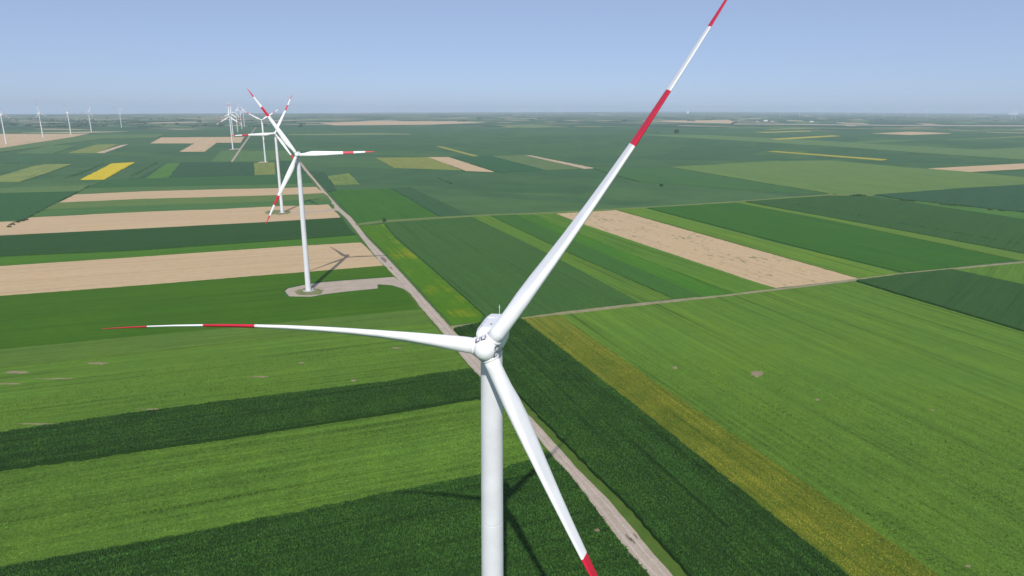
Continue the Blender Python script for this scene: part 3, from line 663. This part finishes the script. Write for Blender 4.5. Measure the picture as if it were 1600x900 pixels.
def build_turbine(base, yaw, az, label, hubz=HUBZ, group='white wind turbines with red banded blades', bends=(3.0, 3.0, 3.0), detail=2, pitch=74.0, plain=False):
    """base: foot of the tower; yaw turns the rotor, 0 faces -Y; az: angle of the first blade"""
    t = empty('wind_turbine', base, yaw); tag(t, label, 'wind turbine', group)
    ct, st_ = math.cos(TILT), math.sin(TILT)
    ax = Vector((0, -ct, st_)); hub = Vector((0, 0, hubz)) + Vector((0, -OVER * ct, 0))
    top = hubz - 2.2 - OVER * 0 
    kt = ('tower', round(top, 1))
    if kt not in MESH: MESH[kt] = tower_meshes(top)
    if detail:
        for me in MESH[kt]: new_obj('tower_section', me, t)
    else:
        if 'far_tower' not in MESH:
            V, F = lathe([(2.2, -25.0), (2.2, 0), (1.68, top)], 12); MESH['far_tower'] = pydata('tower', V, F, [M['tower']], True)
        new_obj('tower', MESH['far_tower'], t)
    if 'nac' not in MESH:
        MESH['nac'] = nacelle_mesh()
        V, F = lathe([(1.55, 1.55), (1.72, 1.3), (1.75, 0.4), (1.74, -0.6), (1.62, -1.2), (1.35, -1.75), (0.95, -2.15), (0.5, -2.38), (0.08, -2.45)], 40, 'Y')
        MESH['hub'] = pydata('hub', V, F, [M['white']], True)
        V, F = lathe([(1.23, 1.55), (1.30, 1.6), (1.30, 1.88), (1.22, 1.93)], 32, 'Z'); MESH['collar'] = pydata('blade_collar', V, F, [M['white']], True)
        V, F = lathe([(1.6, -0.45), (1.6, 0.55)], 40); MESH['yaw'] = pydata('yaw_ring', V, F, [M['tower']], True)
        MESH['foot'] = pydata('foundation', *lathe([(4.6, -0.4), (4.6, 0.35), (4.4, 0.45), (2.6, 0.6)], 40), [M['concrete']])
    rotm = Matrix.Rotation(-TILT, 4, 'X')                 # nose up
    nac = new_obj('nacelle', MESH['nac'], t); nac.matrix_local = Matrix.Translation(Vector((0, 0, hubz + 0.35)) ) @ rotm
    hb = new_obj('hub', MESH['hub'], t); hb.matrix_local = Matrix.Translation(hub) @ rotm
    if detail:
        yr = new_obj('yaw_ring', MESH['yaw'], t); yr.location = (0, 0, top + 0.45)
        new_obj('foundation', MESH['foot'], t)
    if detail >= 2:
        def sub(name, me, par):
            return new_obj(name, me, par)
        sub('roof_hatch', bevel_box('roof_hatch', 1.0, 0.42, 0.05, (-0.55, 3.6, 1.83), M['glassy'], 0.015), nac)
        sub('roof_vent', bevel_box('roof_vent', 0.32, 0.32, 0.12, (0.1, -0.9, 1.8), M['dark'], 0.03), nac)
        for yy in (-1.9, -1.2, 0.1, 1.6): sub('lifting_lug', bevel_box('lifting_lug', 0.09, 0.42, 0.13, (-1.05 + 0.1 * yy, yy, 1.80), M['steel'], 0.02), nac)
        sub('panel_seam', bevel_box('panel_seam', 0.03, 7.0, 0.03, (-1.15, 2.2, 1.81), M['steel'], 0), nac)
        sub('panel_seam', bevel_box('panel_seam', 2.3, 0.03, 0.03, (0, 2.0, 1.81), M['steel'], 0), nac)
        sub('wind_vane', bevel_box('wind_vane', 0.06, 0.06, 1.7, (0.3, 6.0, 2.55), M['tower'], 0.01), nac)
        sub('anemometer', bevel_box('anemometer', 0.3, 0.05, 0.05, (0.3, 6.0, 3.0), M['tower'], 0.01), nac)
        sub('aviation_light', bevel_box('aviation_light', 0.25, 0.25, 0.4, (0.9, 5.4, 1.95), M['steel'], 0.04), nac)
        # access openings between the blade roots on the hub
        for kx in range(3):
            a = az + math.pi / 3 + kx * 2.0944
            fr = Matrix.Rotation(-(a - math.pi / 2), 4, 'Y')
            for dx in (-0.42, 0.42):
                sl = fr @ Matrix.Translation((dx, -1.0, 1.645)) @ Matrix.Rotation(0.36, 4, 'X')
                p = sub('hub_hatch', bevel_box('hub_hatch', 0.72, 1.0, 0.09, (0, 0, 0), M['dark'], 0.03), hb); p.matrix_local = sl
                p = sub('hatch_cover', bevel_box('hatch_cover', 0.46, 0.7, 0.13, (0.06, 0.05, 0.02), M['tower'], 0.03), hb); p.matrix_local = sl
        # door and stairs at the foot (towards the service lane)
        dm = new_obj('door', bevel_box('door', 0.14, 1.0, 2.3, (2.2, 0, 2.6), M['steel'], 0.03), t)
        new_obj('stair', bevel_box('stair', 3.2, 1.1, 0.12, (3.7, 0, 0.75), M['steel'], 0.02, rot=Matrix.Rotation(0.42, 3, 'Y')), t)
        new_obj('stair_landing', bevel_box('stair_landing', 1.1, 1.2, 0.1, (2.7, 0, 1.4), M['steel'], 0.02), t)
        new_obj('transformer_box', bevel_box('transformer_box', 1.1, 1.4, 1.5, (3.2, 2.3, 0.75), M['steel'], 0.05), t)
    for kx in range(3):
        a = az + kx * 2 * math.pi / 3
        b = bends[kx]; key = ('blade', b, pitch)
        if key not in MESH: MESH[key] = blade_mesh('blade', b, 1.3, pitch)
        bl = new_obj('blade', MESH[key], t)
        # blade frame: Z along the span, X tangential (counter-clockwise seen from the front), Y downwind
        d = Vector((math.cos(a), 0, math.sin(a))); tg = Vector((-math.sin(a), 0, math.cos(a))); y = Vector((0, 1, 0))
        m = Matrix(((tg.x, y.x, d.x, 0), (tg.y, y.y, d.y, 0), (tg.z, y.z, d.z, 0), (0, 0, 0, 1)))
        bl.matrix_local = Matrix.Translation(hub) @ rotm @ m
        if detail >= 1: new_obj('blade_collar', MESH['collar'], bl)
    return t

def foot(px, py):
    p = ground(px, py); 
    if p.length > 3600: p.z = ground_z(p.x, p.y)
    return p
# nearest: the tower foot lies below the frame
build_turbine((-3.1, 96.2, 0), R(-7.45), R(53.66), 'close turbine with its tall blade reaching over the yellowing crop', hubz=115.2, bends=(3.9, 6.4, 3.5), pitch=109)
for px, py, yaw, az, lab, bd in [
    (482, 454.5, 12, 1.0, 'turbine on the gravel pad casting its shadow on tan stubble', (1.0, 2.5, 2.0)),
    (441, 332.5, 14, 61.0, 'turbine rising from a weedy patch in tan stubble', (2.0, 2.0, 2.0)),
    (415, 253.5, 16, 30.0, 'distant turbine standing at the olive yellow plot', (2.0, 2.0, 2.0)),
    (364, 233.5, -4, 88.0, 'distant turbine beside the narrow access road', (2.0, 2.0, 2.0))]:
    build_turbine(foot(px, py), R(yaw), R(az), lab, bends=bd, pitch=172)
for px, py, yaw, az, lab in [
    (364.5, 213.5, 0, 82, 'turbine directly behind the one beside the access road'),
    (371.5, 206, 10, 60, 'turbine in the far row, with a level blade'),
    (378, 201.2, 20, 25, 'second last turbine of the far row'),
    (382, 197.6, 20, 100, 'last and smallest turbine of the far row'),
    (10, 226, 82, 95, 'largest turbine on the big tan field'),
    (67.5, 216, 74, 95, 'turbine with a raised blade on the far edge of the big tan field'),
    (111, 210.5, 80, 110, 'turbine at the narrow end of the big tan field'),
    (143, 206.5, 68, 62, 'turbine with blades spread in a V behind the tan field'),
    (190, 199, 66, 30, 'lone turbine past the end of the tan field row')]:
    build_turbine(foot(px, py), R(yaw), R(az), lab, bends=(2.0, 2.0, 2.0), detail=1, pitch=172)
# a second wind farm on the horizon
FARX = [786, 801.5, 806, 811, 822, 836, 852, 866, 870, 874, 891, 905.5, 917, 935, 951, 1195.5, 1224.5, 1250, 1254.6, 1258, 1296, 1326, 1350, 1385, 1412, 1445, 1477, 1484, 1509, 1539, 1544, 1573]
for i, x in enumerate(FARX):
    rr = random.Random(i * 13 + 5); dist = rr.uniform(12500, 15500)
    d = ground(x, 400); d = Vector((d.x, d.y, 0)).normalized() * dist
    build_turbine((d.x, d.y, ground_z(d.x, d.y)), R(rr.uniform(-40, 40)), R(rr.uniform(0, 120)), 'tiny pale turbine of the far wind farm on the horizon', detail=0, group='far wind farm on the horizon', bends=(2.0, 2.0, 2.0), pitch=172)

# ------------------------------------------------------------------ trees and bushes
def foliage_mat(name, col):
    k = NB(name); info = k.n('ShaderNodeObjectInfo'); p = k.n('ShaderNodeNewGeometry').outputs['Position']
    c = k.scale_col(k.mix(k.noise(p, 0.4, 2), tuple(q * 0.7 for q in col), tuple(min(1, q * 1.35) for q in col)), k.rng(info.outputs['Random'], 0, 1, 0.85, 1.15))
    return k.done(c, 0.7, 0.2)
M['tree'] = foliage_mat('tree_leaves', (0.045, 0.085, 0.028)); M['bush'] = foliage_mat('bush_leaves', (0.05, 0.095, 0.03)); M['bark'] = foliage_mat('bark', (0.11, 0.085, 0.06))

def leaf_cloud(centers, radii, n, size, seed):
    g = np.random.default_rng(seed); centers = np.array(centers); radii = np.array(radii)
    k = g.integers(0, len(centers), n); u = g.normal(size=(n, 3)); u /= np.linalg.norm(u, axis=1)[:, None]
    p = centers[k] + u * (radii[k] * g.random((n, 1)) ** 0.4)
    a = g.normal(size=(n, 3)); a /= np.linalg.norm(a, axis=1)[:, None]; b = np.cross(a, u + 0.01); b /= np.linalg.norm(b, axis=1)[:, None]
    s = size * g.uniform(0.6, 1.4, (n, 1))
    V = np.stack([p - a * s, p + b * s * 0.6, p + a * s, p - b * s * 0.6], 1).reshape(-1, 3)
    q = np.arange(n)[:, None] * 4
    return V, np.concatenate([q + np.array([[0, 1, 2]]), q + np.array([[0, 2, 3]])], 0)

def tree(px, py, h, wd, label, seed, n=900, group=None, slim=False):
    base = foot(px, py); t = empty('tree', base); tag(t, label, 'tree', group)
    rr = random.Random(seed); bm = bmesh.new()
    def limb(a, b, r0, r1):
        d = (b - a); q = d.to_track_quat('Z', 'Y').to_matrix().to_4x4()
        bmesh.ops.create_cone(bm, cap_ends=True, segments=7, radius1=r0, radius2=r1, depth=d.length, matrix=Matrix.Translation((a + b) / 2) @ q)
    topz = h * 0.55; limb(Vector((0, 0, -0.3)), Vector((0.1, 0, topz)), h * 0.035, h * 0.016)
    C, Rd = [], []
    for i in range(9):
        a = rr.uniform(0, 6.28); z = h * rr.uniform(0.35, 0.85); rad = wd * 0.5 * rr.uniform(0.3, 0.75)
        c = Vector((math.cos(a) * rad, math.sin(a) * rad, z)); limb(Vector((0.05, 0, h * rr.uniform(0.25, 0.5))), c, h * 0.014, h * 0.005)
        C.append(c); Rd.append((wd * 0.27, wd * 0.27, h * (0.17 if not slim else 0.22)))
    C.append(Vector((0, 0, h * 0.8))); Rd.append((wd * 0.28, wd * 0.28, h * 0.2))
    me = bpy.data.meshes.new('trunk'); bm.to_mesh(me); bm.free(); me.materials.append(M['bark']); new_obj('trunk', me, t)
    V, T = leaf_cloud([tuple(c) for c in C], Rd, n, wd * 0.075, seed)
    new_obj('crown', np_mesh('crown', V, T, M['tree']), t)
    return t

def bush(px, py, h, wd, label, seed, group, n=420):
    base = foot(px, py); t = empty('bush', base); tag(t, label, 'bush', group); rr = random.Random(seed)
    C = [(rr.uniform(-.5, .5) * wd, rr.uniform(-.3, .3) * wd, h * rr.uniform(0.3, 0.7)) for _ in range(6)]
    V, T = leaf_cloud(C, [(wd * 0.25, wd * 0.25, h * 0.33)] * 6, n, wd * 0.07, seed)
    new_obj('foliage', np_mesh('foliage', V, T, M['bush']), t)
    bm = bmesh.new()
    for c in C[:3]:
        d = Vector(c); bmesh.ops.create_cone(bm, cap_ends=True, segments=5, radius1=0.07, radius2=0.03, depth=d.length, matrix=Matrix.Translation(d / 2) @ d.to_track_quat('Z', 'Y').to_matrix().to_4x4())
    me = bpy.data.meshes.new('stem'); bm.to_mesh(me); bm.free(); me.materials.append(M['bark']); new_obj('stem', me, t)

tree(601, 347.5, 6.5, 6.5, 'lone dark tree beside the grassy track near the gravel road', 3)
tree(1033, 291.5, 6, 7.5, 'small lone tree in the brighter green field', 4)
for i, (x, h) in enumerate([(1054.8, 26), (1056.6, 28), (1058.6, 27)]):
    tree(x, 209.3, h, 15, 'tall dark tree in the tight clump on the plain', 20 + i, 1800, 'tight clump of tall trees on the plain', True)
for i, (x, y, h) in enumerate([(1144, 195, 18), (1147, 193.5, 16), (1150, 192, 14)]):
    tree(x, y, h, 22, 'tree at the end of the far tan field', 30 + i, 500, 'trees ending the far tan field')
tree(1027.5, 208.2, 9, 8, 'tiny tree standing apart from the tight clump', 41, 300)
hb = [(1332, 306.5, 3, 9), (1341, 306.3, 3.5, 12), (1348, 306.6, 3, 8), (1305, 304.6, 2.5, 7), (1411, 314, 3, 8), (1418, 314.5, 3, 11), (1424, 315, 3.6, 8), (1429, 315.6, 3.8, 7), (1459, 317.8, 3.2, 6), (1472, 320.3, 3.4, 9), (1480, 320.8, 3, 9), (1488, 321.6, 3.4, 10), (1497, 322.3, 3.2, 8), (1504, 322.8, 3.2, 8), (1511, 323.2, 3.6, 7), (1546, 328.6, 2.6, 9), (1565, 330.3, 2.6, 7), (1599, 333, 5, 5)]
for i, (x, y, h, wd) in enumerate(hb):
    bush(x, y, h, wd, 'dark bush in the straggling line beside the bright green strip', 60 + i, 'bushes along the bright green strip')
for i, (x, y, h, wd) in enumerate([(38, 344.5, 3, 7), (33, 346, 2.6, 7), (27, 348, 2.4, 6), (20, 351.5, 2.2, 5), (14, 355, 2, 5), (48, 338.5, 2.2, 6), (60, 332.5, 1.8, 6)]):
    bush(x, y, h, wd, 'low bush in the slanting hedge by the tan corner', 90 + i, 'bushes of the slanting hedge')

def hedge(name, label, pts, h, step, seed):
    P = [foot(*p) for p in pts]; g = random.Random(seed); C = []
    for a, b in zip(P, P[1:]):
        L = (b - a).length
        for i in range(int(L / step)):
            if g.random() < 0.25: continue
            q = a.lerp(b, (i + g.random()) / (L / step)); C.append((q.x + g.uniform(-1, 1), q.y + g.uniform(-1, 1), q.z + h * 0.5))
    V, T = leaf_cloud(C, [(step * 0.55, step * 0.4, h * 0.55)] * len(C), len(C) * 26, h * 0.22, seed)
    tag(new_obj(name, np_mesh(name, V, T, M['bush'])), label, 'hedge', kind='stuff')
hedge('hedge', 'thin dark hedge line across the broad bluish field', [(1235, 318), (1275, 327), (1390, 347)], 2.4, 4, 1)
hedge('hedge', 'broken dark hedge line toward the pale corner', [(1400, 349.5), (1470, 361), (1590, 382.5)], 2.4, 4, 2)
hedge('hedge', 'dark slanting hedge above the yellow blossoming field', [(100, 280), (130, 270), (163, 256)], 3, 7, 3)
hedge('hedge', 'dark slanting hedge beside the bright green plot', [(204, 277), (225, 266), (246, 255)], 3, 7, 4)
hedge('hedge', 'dark dashed hedge on the plain above the patchy field', [(6, 256), (28, 256), (50, 256.2)], 4, 9, 5)
hedge('hedge', 'slanting hedge between dark field and stubble strips', [(165, 281.5), (125, 300), (88, 318), (64, 331)], 1.6, 6, 6)
hedge('hedge', 'short dark hedge in the wide mid green plain', [(684, 278.5), (709, 289)], 2.4, 5, 7)

# far copses that read as one mass
def woods():
    g = random.Random(11); C, Rr = [], []
    for i in range(150):
        px = g.choice([g.uniform(-60, 480), g.uniform(-60, 480), g.uniform(480, 1650)]); py = g.uniform(183.5, 199) if px < 480 else g.uniform(179.5, 190)
        p = ground(px, py)
        p.z = ground_z(p.x, p.y)
        ln = g.uniform(40, 260); an = g.choice([R(23), R(113)]) + g.uniform(-.2, .2)
        for j in range(int(ln / 14)):
            q = (j - ln / 28) * 14
            C.append((p.x + q * math.cos(an) + g.uniform(-8, 8), p.y + q * math.sin(an) + g.uniform(-8, 8), p.z + 5)); Rr.append((10, 10, g.uniform(5, 9)))
    V, T = leaf_cloud(C, Rr, len(C) * 22, 3.2, 5)
    tag(new_obj('distant_copse', np_mesh('distant_copse', V, T, M['tree'])), 'scattered dark copses and hedgerows near the horizon', 'woodland', kind='stuff')
woods()

# ------------------------------------------------------------------ distant farm buildings
M['plaster'] = paint('plaster', (0.62, 0.58, 0.52), 0.9); M['tiles'] = paint('roof_tiles', (0.38, 0.14, 0.09), 0.8, 0.15); M['sheet'] = paint('sheet_metal', (0.72, 0.73, 0.74), 0.4)
def barn(px, py, L, W, H, rz, wall, roof, label, group=None):
    b = foot(px, py); t = empty('farm_building', b, rz); tag(t, label, 'building', group)
    new_obj('wall', bevel_box('wall', L, W, H, (0, 0, H / 2 - 0.3), wall, 0), t)
    o = 0.6; rh = W * 0.32; l, ww = L / 2 + o, W / 2 + o
    V = [(-l, -ww, H - 0.29), (l, -ww, H - 0.29), (l, ww, H - 0.29), (-l, ww, H - 0.29), (-l, 0, H + rh), (l, 0, H + rh)]
    new_obj('roof', pydata('roof', V, [(0, 1, 5, 4), (2, 3, 4, 5), (0, 4, 3), (1, 2, 5), (3, 2, 1, 0)], [roof]), t)
    new_obj('door', bevel_box('door', 4, 0.2, 3.6, (0, -W / 2 - 0.08, 1.8), M['dark'], 0), t)
    for x in (-L * 0.33, -L * 0.2, L * 0.2, L * 0.33): new_obj('window', bevel_box('window', 1.6, 0.16, 1.2, (x, -W / 2 - 0.06, H * 0.6), M['dark'], 0), t)
barn(1196, 189.5, 46, 18, 9, 0.1, M['plaster'], M['sheet'], 'long pale barn on the distant farm')
barn(1206, 190, 34, 14, 7, 0.2, M['plaster'], M['tiles'], 'red roofed house next to the long pale barn')
barn(1183, 190.3, 28, 14, 6, -0.2, M['plaster'], M['tiles'], 'small red roofed barn on the distant farm')
barn(1268, 190.6, 40, 14, 6, 0.1, M['plaster'], M['sheet'], 'lone pale shed past the distant farm')
barn(1578, 178.2, 120, 40, 18, 0.05, M['plaster'], M['sheet'], 'smaller white hall far off on the plain')
barn(1586, 178, 200, 44, 18, 0.05, M['plaster'], M['sheet'], 'larger white hall far off on the plain')
barn(1074.5, 176.5, 60, 40, 55, 0.0, M['sheet'], M['sheet'], 'tall white silo block below the horizon')

# ------------------------------------------------------------------ hazy summer air
def haze():
    me = bevel_box('haze', 84000, 84000, 720, (0, 0, 190 - 360), bpy.data.materials.new('haze_air'), 0)
    m = me.materials[0]; m.use_nodes = True; t = m.node_tree; t.nodes.clear()
    out = t.nodes.new('ShaderNodeOutputMaterial'); v = t.nodes.new('ShaderNodeVolumePrincipled')
    v.inputs['Color'].default_value = (0.70, 0.82, 1.0, 1); v.inputs['Density'].default_value = 4.8e-5; v.inputs['Anisotropy'].default_value = 0.0
    t.links.new(v.outputs[0], out.inputs['Volume'])
    tag(new_obj('haze', me), 'thin blue summer haze over the plain', 'haze', kind='stuff')
haze()
